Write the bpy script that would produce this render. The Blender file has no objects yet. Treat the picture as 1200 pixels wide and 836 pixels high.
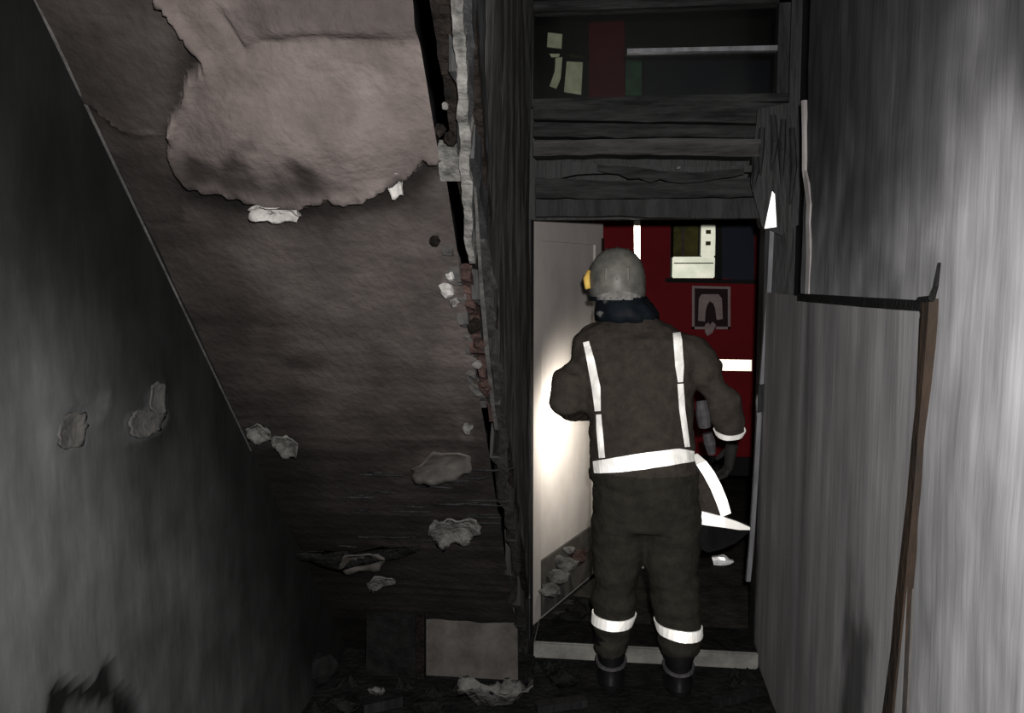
import bpy, bmesh, math, random
import numpy as np
from mathutils import Vector, Matrix, noise
from mathutils.bvhtree import BVHTree
random.seed(7)
S = bpy.context.scene
COL = S.collection
# ------------------------------------------------------------------ camera
F = 1000.0; VPX, VPY = 722.0, 322.0; EYE = 1.7
pit = math.atan((418 - VPY) / F)
yaw = math.atan((VPX - 600) / F * math.cos(pit))
cam_d = bpy.data.cameras.new('camera'); cam = bpy.data.objects.new('camera', cam_d); COL.objects.link(cam)
cam.location = (0, 0, EYE); cam.rotation_euler = (math.pi / 2 - pit, 0, yaw)
cam_d.sensor_width = 36; cam_d.lens = 36 * F / 1200; cam_d.clip_start = 0.02
S.camera = cam
R_ = Vector((math.cos(yaw), math.sin(yaw), 0))
F_ = Vector((-math.sin(yaw) * math.cos(pit), math.cos(yaw) * math.cos(pit), -math.sin(pit)))
U_ = R_.cross(F_)
O_ = Vector((0, 0, EYE))
def ray(px, py): return (F_ + R_ * ((px - 600) / F) + U_ * ((418 - py) / F))
def on(px, py, p0, n):
    d = ray(px, py); n = Vector(n); t = (Vector(p0) - O_).dot(n) / d.dot(n); return O_ + d * t
def atY(px, py, Y): return on(px, py, (0, Y, 0), (0, 1, 0))
def atX(px, py, X): return on(px, py, (X, 0, 0), (1, 0, 0))
def atZ(px, py, Z=0): return on(px, py, (0, 0, Z), (0, 0, 1))
def proj(P):
    v = Vector(P) - O_; z = max(v.dot(F_), 0.05)
    return 600 + F * v.dot(R_) / z, 418 - F * v.dot(U_) / z
# ------------------------------------------------------------------ world, flash, exposure
w = bpy.data.worlds.new('night'); S.world = w; w.use_nodes = True
w.node_tree.nodes['Background'].inputs[0].default_value = (0.6, 0.75, 1, 1)
w.node_tree.nodes['Background'].inputs[1].default_value = 0.004
fl = bpy.data.lights.new('camera_flash', 'SPOT'); fo = bpy.data.objects.new('camera_flash', fl); COL.objects.link(fo)
fo.location = (0.06, 0.0, 1.80); fo.rotation_euler = (math.pi / 2 - pit, 0, yaw * 0.7)
fl.energy = 1000; fl.spot_size = math.radians(118); fl.spot_blend = 0.7; fl.shadow_soft_size = 0.03
fl.color = (1.0, 0.97, 0.95)
S.view_settings.view_transform = 'Standard'; S.view_settings.look = 'None'
S.view_settings.exposure = 0.0; S.view_settings.gamma = 1.0; S.view_settings.use_curve_mapping = False

# ------------------------------------------------------------------ helpers: materials
def mat(name, c1, c2=None, scale=6.0, stretch=(1, 1, 1), rough=0.85, metal=0.0, bump=0.0, bscale=None, attr=None, spec=0.04, detail=8, lo=0.35, hi=0.65, emit=None):
    m = bpy.data.materials.new(name); m.use_nodes = True
    nt = m.node_tree; b = nt.nodes['Principled BSDF']
    b.inputs['Roughness'].default_value = rough; b.inputs['Metallic'].default_value = metal
    b.inputs['Specular IOR Level'].default_value = spec
    c2 = c2 or tuple(x * 0.6 for x in c1)
    tc = nt.nodes.new('ShaderNodeNewGeometry'); mp = nt.nodes.new('ShaderNodeMapping')
    mp.inputs['Scale'].default_value = stretch
    nt.links.new(tc.outputs['Position'], mp.inputs['Vector'])
    n = nt.nodes.new('ShaderNodeTexNoise'); n.inputs['Scale'].default_value = scale; n.inputs['Detail'].default_value = detail
    n.inputs['Roughness'].default_value = 0.65
    nt.links.new(mp.outputs[0], n.inputs['Vector'])
    cr = nt.nodes.new('ShaderNodeValToRGB'); cr.color_ramp.elements[0].position = lo; cr.color_ramp.elements[1].position = hi
    cr.color_ramp.elements[0].color = (*c2, 1); cr.color_ramp.elements[1].color = (*c1, 1)
    nt.links.new(n.outputs['Fac'], cr.inputs['Fac'])
    out = cr.outputs['Color']
    if attr:      # soot and some painted shade stored per vertex: 0 = darkest, 1 = bare plaster
        a = nt.nodes.new('ShaderNodeAttribute'); a.attribute_name = 'soot'
        mx = nt.nodes.new('ShaderNodeMix'); mx.data_type = 'RGBA'; mx.blend_type = 'MULTIPLY'
        mx.inputs[0].default_value = 1.0
        nt.links.new(out, mx.inputs[6]); nt.links.new(a.outputs['Color'], mx.inputs[7])
        out = mx.outputs[2]
    nt.links.new(out, b.inputs['Base Color'])
    if emit:
        b.inputs['Emission Color'].default_value = (*emit[:3], 1); b.inputs['Emission Strength'].default_value = emit[3]
    if bump:
        n2 = nt.nodes.new('ShaderNodeTexNoise'); n2.inputs['Scale'].default_value = bscale or scale * 4; n2.inputs['Detail'].default_value = 6
        nt.links.new(mp.outputs[0], n2.inputs['Vector'])
        bp = nt.nodes.new('ShaderNodeBump'); bp.inputs['Strength'].default_value = bump; bp.inputs['Distance'].default_value = 0.02
        nt.links.new(n2.outputs['Fac'], bp.inputs['Height']); nt.links.new(bp.outputs[0], b.inputs['Normal'])
    return m
M = {}
M['soffit'] = mat('sooty_plaster', (.0420, .0365, .0350), (.0250, .0213, .0203), 5, (1, 1, 1), .9, bump=.35, bscale=45, attr=True)
M['wall_left'] = mat('sooty_left_wall', (.0196, .0208, .0204), (.0118, .0124, .0122), 3, (1, 3, .8), .9, bump=.08, bscale=14, attr=True, detail=5)
M['wall_right'] = mat('sooty_right_wall', (.1230, .1230, .1271), (.0779, .0779, .0820), 2.0, (1, 5, .5), .85, bump=.09, bscale=9, attr=True, detail=5)
M['board'] = mat('sooty_board', (.108, .106, .106), (.074, .073, .075), 2.2, (1, 6, .5), .8, bump=.08, bscale=10, attr=True, detail=5)
M['char'] = mat('charred_wood', (0.0051, 0.0053, 0.0055), (0.0012, 0.0012, 0.0013), 7, (4, 4, .5), .6, bump=.35, bscale=10, spec=.12)
M['char2'] = mat('charred_stringer', (0.0096, 0.0095, 0.0089), (0.0020, 0.0019, 0.0019), 9, (5, 5, .45), .7, bump=.4, bscale=9, spec=.1)
M['black'] = mat('burnt_black', (.0042, .0042, .0042), (.0015, .0015, .0015), 20, rough=.9, bump=.5)
M['groove'] = mat('burnt_batten', (0.0050, 0.0037, 0.0031), (0.0012, 0.0010, 0.0008), 26, (1, 1, 1), .85, bump=.9, bscale=60)
M['rubble_red'] = mat('scorched_mortar', (.0252, .0153, .0135), (.0054, .0036, .0032), 22, rough=.95, bump=.8)
M['plaster'] = mat('bare_plaster', (.1240, .1200, .1140), (.0560, .0530, .0500), 14, rough=.95, bump=.4)
M['plaster_d'] = mat('dirty_plaster', (0.0576, 0.0560, 0.0528), (0.0160, 0.0157, 0.0144), 18, rough=.95, bump=.5)
M['pale_edge'] = mat('pale_plaster_edge', (.115, .108, .105), (.075, .07, .068), 12, (1, 1, .6), .9)
M['flake_grey'] = mat('grey_flake', (.027, .0258, .0245), (.012, .0117, .0113), 16, rough=.95, bump=.3)
M['floor'] = mat('burnt_floor', (0.0060, 0.0060, 0.0058), (0.0016, 0.0016, 0.0016), 9, rough=.8, bump=.8)
M['ash'] = mat('wet_ash', (.0048, .0048, .0046), (.0010, .0010, .0010), 14, rough=.7, bump=.8)
M['beam'] = mat('scorched_beam', (0.0245, 0.0239, 0.0233), (0.0073, 0.0071, 0.0071), 5, (.8, 3, 7), .8, bump=.4)
M['beam_d'] = mat('scorched_beam_dark', (0.0136, 0.0136, 0.0136), (0.0034, 0.0034, 0.0035), 5, (.8, 3, 7), .75, bump=.5)
M['frame'] = mat('sooty_frame', (0.0122, 0.0122, 0.0125), (0.0041, 0.0041, 0.0042), 6, (3, 3, .6), .6, bump=.3)
M['strip'] = mat('frame_strip', (.0750, .0750, .0800), (.0375, .0375, .0400), 8, (3, 3, .6), .5)
M['sill'] = mat('threshold_stone', (.0840, .0840, .0760), (.0440, .0440, .0400), 8, rough=.8, bump=.3)
M['cream'] = mat('cream_paint', (.1800, .1656, .1548), (.1368, .1242, .1170), 3, (1, 1, .5), .6)
M['soot_panel'] = mat('sooty_kick_panel', (.0348, .0319, .0290), (.0174, .0159, .0145), 9, rough=.8)
M['rust'] = mat('rusty_trim', (.0120, .0080, .0055), (.0050, .0046, .0044), 4, (3, 3, 1), .8, bump=.4)
M['red'] = mat('truck_red', (.0440, .0024, .0032), (.0340, .0020, .0028), 2, rough=.6, spec=.01)
M['navy'] = mat('navy_panel', (0.0030, 0.0039, 0.0084), rough=.6, scale=3)
M['rubber'] = mat('black_rubber', (.0036, .0036, .0036), rough=.8)
M['retro'] = mat('retroreflective_tape', (.97, .96, .92), (.9, .89, .84), 30, rough=.52, metal=.55, spec=.6)
M['retro_y'] = mat('retroreflective_truck_tape', (1.0, .95, .82), (.97, .9, .75), 20, rough=.36, metal=.9, spec=.6)
M['box'] = mat('cream_box', (0.5866, 0.5866, 0.4940), (0.4322, 0.4569, 0.3705), 9, rough=.5, metal=.3)
M['plate'] = mat('cream_plate', (0.4500, 0.4350, 0.3300), (0.2700, 0.2700, 0.1950), 9, rough=.55, metal=.2)
M['olive'] = mat('olive_canvas', (.0275, .0250, .0075), (.0150, .0138, .0045), 20, rough=.9)
M['green'] = mat('green_plate', (0.0250, 0.0600, 0.0374), (0.0150, 0.0300, 0.0200), 9, rough=.7)
M['emblem'] = mat('emblem_grey', (0.0809, 0.0643, 0.0643), (0.0571, 0.0428, 0.0428), 12, rough=.6)
M['emblem_b'] = mat('emblem_black', (.0060, .0024, .0028), rough=.7)
M['jacket'] = mat('fire_jacket', (.0224, .0189, .0155), (.0138, .0116, .0099), 24, rough=.9, bump=.3, bscale=30)
M['trouser'] = mat('fire_trousers', (0.0126, 0.0116, 0.0091), (0.0077, 0.0070, 0.0056), 20, rough=.9, bump=.3)
M['boot'] = mat('boot_rubber', (.0036, .0036, .0039), rough=.5, scale=20)
M['glove'] = mat('dark_glove', (.0100, .0096, .0092), rough=.8, scale=40)
M['helmet'] = mat('helmet_shell', (0.0765, 0.0739, 0.0650), (0.0408, 0.0395, 0.0357), 16, rough=.5, spec=.15)
M['yellow'] = mat('yellow_lamp', (.3750, .2500, .0600), (.2750, .1800, .0400), 20, rough=.4)
M['neck'] = mat('neck_curtain', (.0042, .0056, .0073), rough=.6, scale=30)
M['skin'] = mat('skin', (.1600, .0960, .0720), rough=.6)
M['grey'] = mat('grey_gear', (.0360, .0345, .0360), (.0180, .0174, .0180), 20, rough=.6)
M['ground'] = mat('outside_paving', (0.0165, 0.0150, 0.0129), (0.0060, 0.0057, 0.0048), 8, rough=.85, bump=.5)
M['metal'] = mat('dull_metal', (.2000, .2000, .2000), (.1200, .1200, .1200), 14, rough=.35, metal=.8)
M['white'] = mat('white_tape', (.7600, .7600, .7600), (.6800, .6800, .6800), 20, rough=.45, metal=.4)
M['lens'] = mat('torch_lens', (.9, .9, .85), rough=.2, emit=(1, .95, .85, 6))
g = bpy.data.materials.new('sooty_glass'); g.use_nodes = True; nt = g.node_tree; nt.nodes.remove(nt.nodes['Principled BSDF'])
tr = nt.nodes.new('ShaderNodeBsdfTransparent'); tr.inputs[0].default_value = (.8, .82, .8, 1)
gl = nt.nodes.new('ShaderNodeBsdfGlossy'); gl.inputs['Roughness'].default_value = .15; gl.inputs[0].default_value = (.5, .5, .5, 1)
mx = nt.nodes.new('ShaderNodeMixShader'); mx.inputs[0].default_value = .06
nt.links.new(tr.outputs[0], mx.inputs[1]); nt.links.new(gl.outputs[0], mx.inputs[2])
nt.links.new(mx.outputs[0], nt.nodes['Material Output'].inputs[0]); M['glass'] = g

# ------------------------------------------------------------------ helpers: objects
def root(name, label, cat, loc, group=None):
    o = bpy.data.objects.new(name, None); COL.objects.link(o); o.location = loc; o.empty_display_size = .1
    o['label'] = label; o['category'] = cat
    if group: o['group'] = group
    return o
def base_of(o):
    v = Vector((0, 0, 0))
    while o: v += o.location; o = o.parent
    return v
def put(name, verts, faces, m, parent=None, label=None, cat=None, group=None, kind=None, smooth=False, attr=None):
    """one mesh object; verts are world positions"""
    V = np.array([tuple(v) for v in verts], dtype=float)
    if parent is not None: off = np.array(base_of(parent)); loc = (0, 0, 0)
    else:
        a, b = V.min(0), V.max(0); off = np.array([(a[0] + b[0]) / 2, (a[1] + b[1]) / 2, a[2]]); loc = tuple(off)
    me = bpy.data.meshes.new(name); me.from_pydata((V - off).tolist(), [], faces)
    bm = bmesh.new(); bm.from_mesh(me); bmesh.ops.recalc_face_normals(bm, faces=bm.faces); bm.to_mesh(me); bm.free()
    ms = m if isinstance(m, (list, tuple)) else [m]
    for k in ms: me.materials.append(M[k])
    if attr is not None:
        a = me.color_attributes.new('soot', 'FLOAT_COLOR', 'POINT')
        arr = np.asarray(attr, dtype=np.float32)
        if arr.ndim == 1: arr = np.stack([arr] * 3, 1)
        a.data.foreach_set('color', np.concatenate([arr, np.ones((len(arr), 1), np.float32)], 1).ravel())
    if smooth: me.polygons.foreach_set('use_smooth', [True] * len(me.polygons))
    o = bpy.data.objects.new(name, me); COL.objects.link(o); o.location = loc; o.parent = parent
    if label: o['label'] = label
    if cat: o['category'] = cat
    if group: o['group'] = group
    if kind: o['kind'] = kind
    return o
BF = [(0, 1, 3, 2), (4, 6, 7, 5), (0, 4, 5, 1), (2, 3, 7, 6), (0, 2, 6, 4), (1, 5, 7, 3)]
def bv(x0, x1, y0, y1, z0, z1): return [(x, y, z) for x in (x0, x1) for y in (y0, y1) for z in (z0, z1)]
def box(name, x0, x1, y0, y1, z0, z1, m, parent=None, bevel=0, **k):
    if not bevel: return put(name, bv(x0, x1, y0, y1, z0, z1), BF, m, parent, **k)
    bm = bmesh.new()
    vs = [bm.verts.new(v) for v in bv(x0, x1, y0, y1, z0, z1)]
    for f in BF: bm.faces.new([vs[i] for i in f])
    bmesh.ops.recalc_face_normals(bm, faces=bm.faces)
    bmesh.ops.bevel(bm, geom=bm.edges[:], offset=bevel, segments=2, affect='EDGES')
    V, Fc = dump(bm); return put(name, V, Fc, m, parent, **k)
def dump(bm):
    bm.verts.index_update(); V = [v.co.copy() for v in bm.verts]; Fc = [[v.index for v in f.verts] for f in bm.faces]; bm.free(); return V, Fc
def loft(rings, cap=True):
    V = []; Fc = []; n = len(rings[0])
    for r in rings: V += [Vector(p) for p in r]
    for i in range(len(rings) - 1):
        for j in range(n):
            a, b = i * n + j, i * n + (j + 1) % n
            Fc.append((a, b, b + n, a + n))
    if cap: Fc.append(tuple(range(n))); Fc.append(tuple(range((len(rings) - 1) * n, len(rings) * n)))
    return V, Fc
def ell(c, rx, ry, n=16, ax=None, ay=None):
    ax = ax or Vector((1, 0, 0)); ay = ay or Vector((0, 1, 0)); c = Vector(c)
    return [c + ax * (rx * math.cos(2 * math.pi * k / n)) + ay * (ry * math.sin(2 * math.pi * k / n)) for k in range(n)]
def tube(pts, rad, n=10, cap=True):
    pts = [Vector(p) for p in pts]; rings = []
    rad = rad if isinstance(rad, (list, tuple)) else [rad] * len(pts)
    for i, p in enumerate(pts):
        t = (pts[min(i + 1, len(pts) - 1)] - pts[max(i - 1, 0)]).normalized()
        a = t.cross(Vector((0, 0, 1)) if abs(t.z) < .85 else Vector((0, 1, 0))).normalized(); b = t.cross(a).normalized()
        rings.append(ell(p, rad[i], rad[i], n, a, b))
    return loft(rings, cap)
def merge(*parts):
    V = []; Fc = []
    for v, f in parts:
        o = len(V); V += list(v); Fc += [tuple(i + o for i in q) for q in f]
    return V, Fc
def prism(poly, n, th):
    """polygon of points extruded along n by th (front at poly, back behind)"""
    n = Vector(n); k = len(poly); P = [Vector(p) for p in poly]
    V = P + [p - n * th for p in P]
    Fc = [tuple(range(k)), tuple(range(2 * k - 1, k - 1, -1))] + [(i, (i + 1) % k, (i + 1) % k + k, i + k) for i in range(k)]
    return V, Fc
def fbm(p, s, o=4): return noise.fractal(Vector(p) * s, 1.0, 2.0, o)
def sstep(x, a, b):
    t = min(max((x - a) / (b - a), 0), 1); return t * t * (3 - 2 * t)
def sdist(x, y, poly):
    """signed distance in outline units, positive inside"""
    d = 1e9; ins = False; n = len(poly)
    for i in range(n):
        x1, y1 = poly[i]; x2, y2 = poly[(i + 1) % n]
        dx, dy = x2 - x1, y2 - y1; t = min(max(((x - x1) * dx + (y - y1) * dy) / (dx * dx + dy * dy + 1e-9), 0), 1)
        d = min(d, math.hypot(x - x1 - t * dx, y - y1 - t * dy))
        if (y1 > y) != (y2 > y) and x < dx * (y - y1) / (dy + 1e-12) + x1: ins = not ins
    return d if ins else -d
def grid(name, org, eu, ev, nu, nv, nrm, m, fun, parent=None, **k):
    """surface patch; fun(px,py,P) -> relief height, bare-plaster factor"""
    org, eu, ev, nrm = map(Vector, (org, eu, ev, nrm)); V = []; A = []; Fc = []
    for j in range(nv + 1):
        for i in range(nu + 1):
            P = org + eu * (i / nu) + ev * (j / nv); px, py = proj(P)
            h, a = fun(px, py, P); V.append(P + nrm * h); A.append(a)
    for j in range(nv):
        for i in range(nu):
            a = j * (nu + 1) + i; Fc.append((a, a + 1, a + nu + 2, a + nu + 1))
    return put(name, V, Fc, m, parent, attr=A, smooth=True, **k)

# ------------------------------------------------------------------ dimensions of the hall
XL, XR, YD, ZC = -1.2, .65, 3.80, 3.06
P1, P2 = atX(45, 0, XL), atX(330, 600, XL)
SD = Vector((0, P2.y - P1.y, P2.z - P1.z)).normalized()       # down the stair slope
SN = Vector((0, SD.z, -SD.y))                                 # soffit normal, facing the hall
def onS(px, py, off=0): return on(px, py, P1, SN) + SN * off
def slopeZ(y): return P1.z + (y - P1.y) * SD.z / SD.y
# ------------------------------------------------------------------ setting
box('floor', XL, XR + .1, -1.5, YD + .1, -.1, 0, 'floor', kind='structure')
box('ceiling', XL - .1, XR + .2, -1.5, YD + .1, ZC, ZC + .1, 'black', kind='structure')
box('wall_back', XL - .1, XR + .2, -1.6, -1.5, 0, ZC, 'soot_panel', kind='structure')
def f_left(px, py, P):
    s = (P - P1).dot(SN)                       # distance below the soffit line
    n = fbm(P, 2.2) ; n2 = fbm(P, 7)
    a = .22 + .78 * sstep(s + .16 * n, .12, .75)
    a *= 1 + .35 * n2
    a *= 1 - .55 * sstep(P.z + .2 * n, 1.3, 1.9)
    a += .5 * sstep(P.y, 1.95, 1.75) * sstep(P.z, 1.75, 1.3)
    h = .004 * n
    # peeled paint patches
    for q, dep, br in PEEL:
        d = sdist(px, py, q) + 7 * fbm(P, 16)
        if d > -12: k = sstep(d, -3, 3); a = a * (1 - k) + (a * .3 + br) * k; h -= dep * k; h += .012 * max(0, 1 - abs(d) / 6) 
    d = sdist(px, py, [(62, 805), (66, 800), (118, 806), (126, 780), (134, 782), (138, 804), (162, 822), (168, 850), (60, 850)]) + 5 * n2
    if d > -10:
        k = sstep(d, -4, 4); inn = sstep(sdist(px, py, [(85, 830), (95, 822), (135, 824), (145, 860), (85, 860)]), -3, 3)
        a = a * (1 - k) + k * (.1 + .8 * inn); h -= .02 * k
    return h, max(a, .06)
PEEL = [([(140, 500), (145, 485), (168, 475), (172, 448), (190, 450), (192, 490), (178, 512), (152, 517)], .006, 1.05),
        ([(66, 500), (72, 484), (98, 470), (122, 456), (130, 480), (102, 500), (92, 524), (74, 530), (62, 522)], .005, .85)]
grid('wall_left', (XL, -1.5, 0), (0, YD + 1.5, 0), (0, 0, ZC), 210, 130, (1, 0, 0), 'wall_left', f_left, kind='structure')
# right wall: plastered upper part stops short of the door, the lower part is boarded
Y_BAR = atX(1086, 352, XR).y; Y_ED = atX(940, 300, XR).y; Z_DADO = atX(1010, 350, XR).z
def f_right(px, py, P):
    n = fbm((P.y * 3.2, P.z * .55, 1), 1.6); n2 = fbm((P.y * 3, P.z * 1.2, 5), 4); n3 = fbm((P.y, P.z, 9), 2.0)
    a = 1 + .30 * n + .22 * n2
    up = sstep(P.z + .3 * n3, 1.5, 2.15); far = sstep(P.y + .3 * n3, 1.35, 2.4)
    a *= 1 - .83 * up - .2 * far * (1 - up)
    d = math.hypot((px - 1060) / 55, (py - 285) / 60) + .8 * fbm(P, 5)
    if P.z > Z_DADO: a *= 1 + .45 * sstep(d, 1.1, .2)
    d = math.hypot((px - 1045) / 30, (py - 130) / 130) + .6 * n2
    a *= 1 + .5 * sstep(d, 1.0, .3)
    return .006 * n3 + .002 * n2, max(a, .12)
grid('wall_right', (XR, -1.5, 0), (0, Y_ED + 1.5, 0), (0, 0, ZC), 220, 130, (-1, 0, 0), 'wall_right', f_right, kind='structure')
WR = bpy.data.objects['wall_right']
box('recess_back', XR + .11, XR + .2, Y_ED - .3, YD + .1, 0, ZC, 'char', WR)
box('recess_edge', XR + .004, XR + .12, Y_ED - .03, Y_ED, Z_DADO, ZC, 'plaster_d', WR)
# pale broken plaster arris at the recess
V = []; pts = [(941, 118), (942, 160), (942, 200), (944, 215), (947, 240), (946, 262), (947, 300), (945, 345)]
ring = []
for i, (x, y) in enumerate(pts):
    p = atX(x, y, XR - .006); wd = .010 if y < 205 else (.034 if y < 250 else .028)
    ring.append([p + Vector((0, -wd, 0)), p + Vector((-.006, 0, 0)), p + Vector((.004, wd * .3, 0)), p + Vector((.012, -wd, 0))])
V, Fc = loft(ring); put('broken_plaster_edge', V, Fc, 'pale_edge', WR)
# boarded panel, its side batten and a dark strip for the gap shadow
def f_board(px, py, P):
    n = fbm((P.y * 5, P.z * .4, 3), 1.5); n2 = fbm((P.y * 2, P.z, 7), 4)
    a = .9 + .16 * n + .16 * n2
    d = math.hypot((px - 1000) / 24, (py - 800) / 130) + .5 * n2
    a *= 1 - .7 * sstep(d, 1.1, .3)
    return .002 * n, max(a, .15)
b0 = grid('wall_panel', (XR - .012, Y_BAR, 0), (0, YD - Y_BAR - .02, 0), (0, 0, Z_DADO - .012), 80, 60, (-1, 0, 0), 'board', f_board, WR)
box('panel_core', XR - .002, XR + .1, Y_BAR + .001, YD - .02, 0, Z_DADO - .03, 'soot_panel', WR)
V, Fc = prism([atX(934, 344, XR - .014), atX(1088, 353, XR - .014), atX(1088, 366, XR - .014), atX(1010, 360, XR - .014), atX(934, 353, XR - .014)], (-1, 0, 0), .03)
put('panel_top_batten', V, Fc, 'black', WR)  # black strip standing in for the shadow line of the gap
pb = [(1086, 350, 6), (1083, 400, 5), (1079, 450, 4), (1073, 520, 4), (1068, 580, 5), (1062, 640, 5.5), (1056, 700, 6), (1050, 760, 6), (1040, 850, 7)]
def wstrip(a, b, th, n):
    n = Vector(n); return loft([[p, q, q - n * th, p - n * th] for p, q in zip(a, b)])
V, Fc = wstrip([atX(x - q + random.uniform(-1, 1), y, XR - .018) for x, y, q in pb], [atX(x + q * .5, y, XR - .018) for x, y, q in pb], .03, (-1, 0, 0))
put('panel_side_batten', V, Fc, 'rust', WR, label='rust brown vertical batten beside the boarded panel')
V, Fc = tube([atX(1078, 352, XR - .012), atX(1092, 350, XR - .016), atX(1097, 335, XR - .015), atX(1101, 308, XR - .01)], [.008, .007, .005, .003], 6)
put('wall_crack_sliver', V, Fc, 'black', WR)
# front wall around the door
XJ0, XJ1 = -.375, .625
ZH = atY(760, 256, YD).z; ZB0 = atY(760, 187, YD).z; ZB1 = atY(760, 120, YD).z
wf = box('wall_front', XL - .1, XJ0 - .06, YD, YD + .14, 0, ZC, 'char', kind='structure')
box('wall_pier', XJ1 + .09, XR + .25, YD, YD + .14, 0, ZC, 'char', wf)
box('header_fill', XJ0 - .06, XJ1 + .09, YD + .06, YD + .14, ZH, ZB1, 'char', wf)
box('top_fill', XJ0 - .06, XJ1 + .09, YD, YD + .14, atY(760, -6, YD).z, ZC + .05, 'beam_d', wf)
# scorched beam boards above the door: each one a plank with an uneven lower edge
def plank(px0, px1, top, bot, Y, th, m, name='beam_board', jag=2.0, seed=0, parent=wf):
    n = 14; T = []; B = []
    for i in range(n + 1):
        x = px0 + (px1 - px0) * i / n; t = i / n
        tp = np.interp(t, np.linspace(0, 1, len(top)), top); bt = np.interp(t, np.linspace(0, 1, len(bot)), bot)
        T.append(atY(x, tp + jag * .5 * noise.noise(Vector((i * .7, seed, 0))), Y)); B.append(atY(x, bt + jag * noise.noise(Vector((i * .9, seed, 5))), Y))
    k = n + 1; V = T + B + [p + Vector((0, th, 0)) for p in T + B]; Fc = []
    for i in range(n):
        Fc += [(i, i + 1, k + i + 1, k + i), (2 * k + i, 3 * k + i, 3 * k + i + 1, 2 * k + i + 1), (i, 2 * k + i, 2 * k + i + 1, i + 1), (k + i, k + i + 1, 3 * k + i + 1, 3 * k + i)]
    Fc += [(0, k, 3 * k, 2 * k), (n, 2 * k + n, 3 * k + n, k + n)]
    return put(name, V, Fc, m, parent)
plank(625, 935, [122, 120, 118, 122], [140, 142, 143, 146], YD - .03, .08, 'beam_d', seed=1)
plank(625, 905, [143, 145, 146, 148], [160, 161, 160, 163], YD - .045, .09, 'beam_d', seed=2)
plank(625, 892, [166, 163, 162, 163], [183, 181, 182, 184], YD - .09, .14, 'beam', seed=3)
plank(640, 884, [190, 192, 196, 194], [210, 200, 206, 202], YD - .03, .06, 'char', seed=4, jag=5)
plank(700, 872, [192, 198, 203, 196], [200, 212, 214, 205], YD - .06, .05, 'beam_d', seed=5, jag=7)
plank(628, 890, [208, 212, 213, 208], [232, 233, 232, 230], YD - .02, .07, 'beam_d', seed=6, jag=4)
plank(628, 890, [234, 234, 233, 232], [254, 253, 256, 256], YD - .035, .09, 'frame', seed=7, jag=2)
V, Fc = tube([atY(793, 197, YD - .1), atY(797, 196, YD - .1)], [.008, .007], 8); put('nail_plate', V, Fc, 'metal', wf)
# charred right door post mass with hanging shreds
V, Fc = prism([atY(888, 128, YD - .05), atY(938, 118, YD - .05), atY(938, 262, YD - .05), atY(915, 276, YD - .05), atY(893, 266, YD - .05), atY(880, 215, YD - .05)], (0, -1, 0), .1)
put('charred_corner_block', V, Fc, 'char', wf)
for i, (x, y0, y1) in enumerate([(884, 170, 225), (893, 150, 205), (906, 135, 200), (918, 140, 215), (928, 150, 240)]):
    V, Fc = tube([atY(x, y0, YD - .07), atY(x + 2 * (-1) ** i, (y0 + y1) / 2, YD - .08), atY(x - 2, y1, YD - .07)], [.012, .016, .004], 6)
    put('hanging_shred', V, Fc, 'frame', wf)
# transom window
tw = box('window_1', XJ0 - .06, XJ1 + .09, YD + .02, YD + .1, ZB1 - .005, ZB1 + .03, 'beam_d', kind='structure')
za, zb = ZB1 + .03, atY(760, -4, YD).z
box('window_frame', XJ0 - .06, XJ0 + .005, YD + .02, YD + .1, za, zb, 'frame', tw)
xr_t = atY(913, 50, YD).x
box('window_frame', xr_t, XJ1 + .09, YD + .02, YD + .1, za, zb, 'frame', tw)
box('window_frame', XJ0, XJ1 + .09, YD + .02, YD + .1, atY(760, 7, YD).z, zb + .04, 'beam_d', tw)
V, Fc = prism([atY(735, 57, YD + .03), atY(912, 53, YD + .03), atY(912, 59, YD + .03), atY(735, 61, YD + .03)], (0, -1, 0), .03)
put('glazing_bar', V, Fc, 'strip', tw)
box('pane', XJ0 + .005, xr_t, YD + .055, YD + .060, za, zb, 'glass', tw)
# door frame
df = box('trim_1', XJ0 - .06, XJ0, YD - .02, YD + .12, 0, ZH, 'frame', kind='structure')
box('jamb', XJ1 + .006, XJ1 + .09, YD - .02, YD + .12, 0, ZH + .2, 'frame', df)
rr = [(905, 262), (902, 330), (897, 400), (893, 452), (889, 470), (890, 490), (886, 560), (881, 640), (877, 682)]
V, Fc = wstrip([atY(x - 2.6, y, YD - .045) for x, y in rr], [atY(x + 2.6, y, YD - .045) for x, y in rr], .03, (0, -1, 0))
st = put('metal_strip', V, Fc, 'strip', df, label='bent pale metal strip along the right door jamb')
V, Fc = prism([atY(889, 452, YD - .06), atY(899, 450, YD - .06), atY(903, 465, YD - .06), atY(897, 482, YD - .06), atY(888, 484, YD - .06)], (0, -1, 0), .04)
put('latch_plate', V, Fc, 'frame', st)
V, Fc = prism([atY(899, 727, YD - .05), atY(905, 726, YD - .05), atY(901, 774, YD - .05), atY(895, 775, YD - .05)], (0, -1, 0), .02)
put('metal_strip_foot', V, Fc, 'strip', df)
V, Fc = prism([atY(905, 224, YD - .12), atY(908, 228, YD - .12), atY(910, 266, YD - .12), atY(896, 268, YD - .12)], (0, -1, 0), .012)
put('white_shard', V, Fc, 'white', None, label='bright white pointed shard hanging from the charred door corner', cat='shard')
for (x, y, r) in [(612, 518, 4), (612, 465, 3.2), (614, 672, 3.5), (618, 700, 4)]:
    p = atY(x, y, YD - .06); V, Fc = tube([p, p + Vector((.003, -.012, .002))], [r * .0038, r * .002], 8); put('hinge_pin', V, Fc, 'metal', df)
th = box('door_threshold', XJ0 + .03, XJ1 + .003, YD - .16, YD + .10, 0, .074, 'sill', bevel=.006, label='worn pale stone threshold under the open doorway', cat='threshold')
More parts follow.
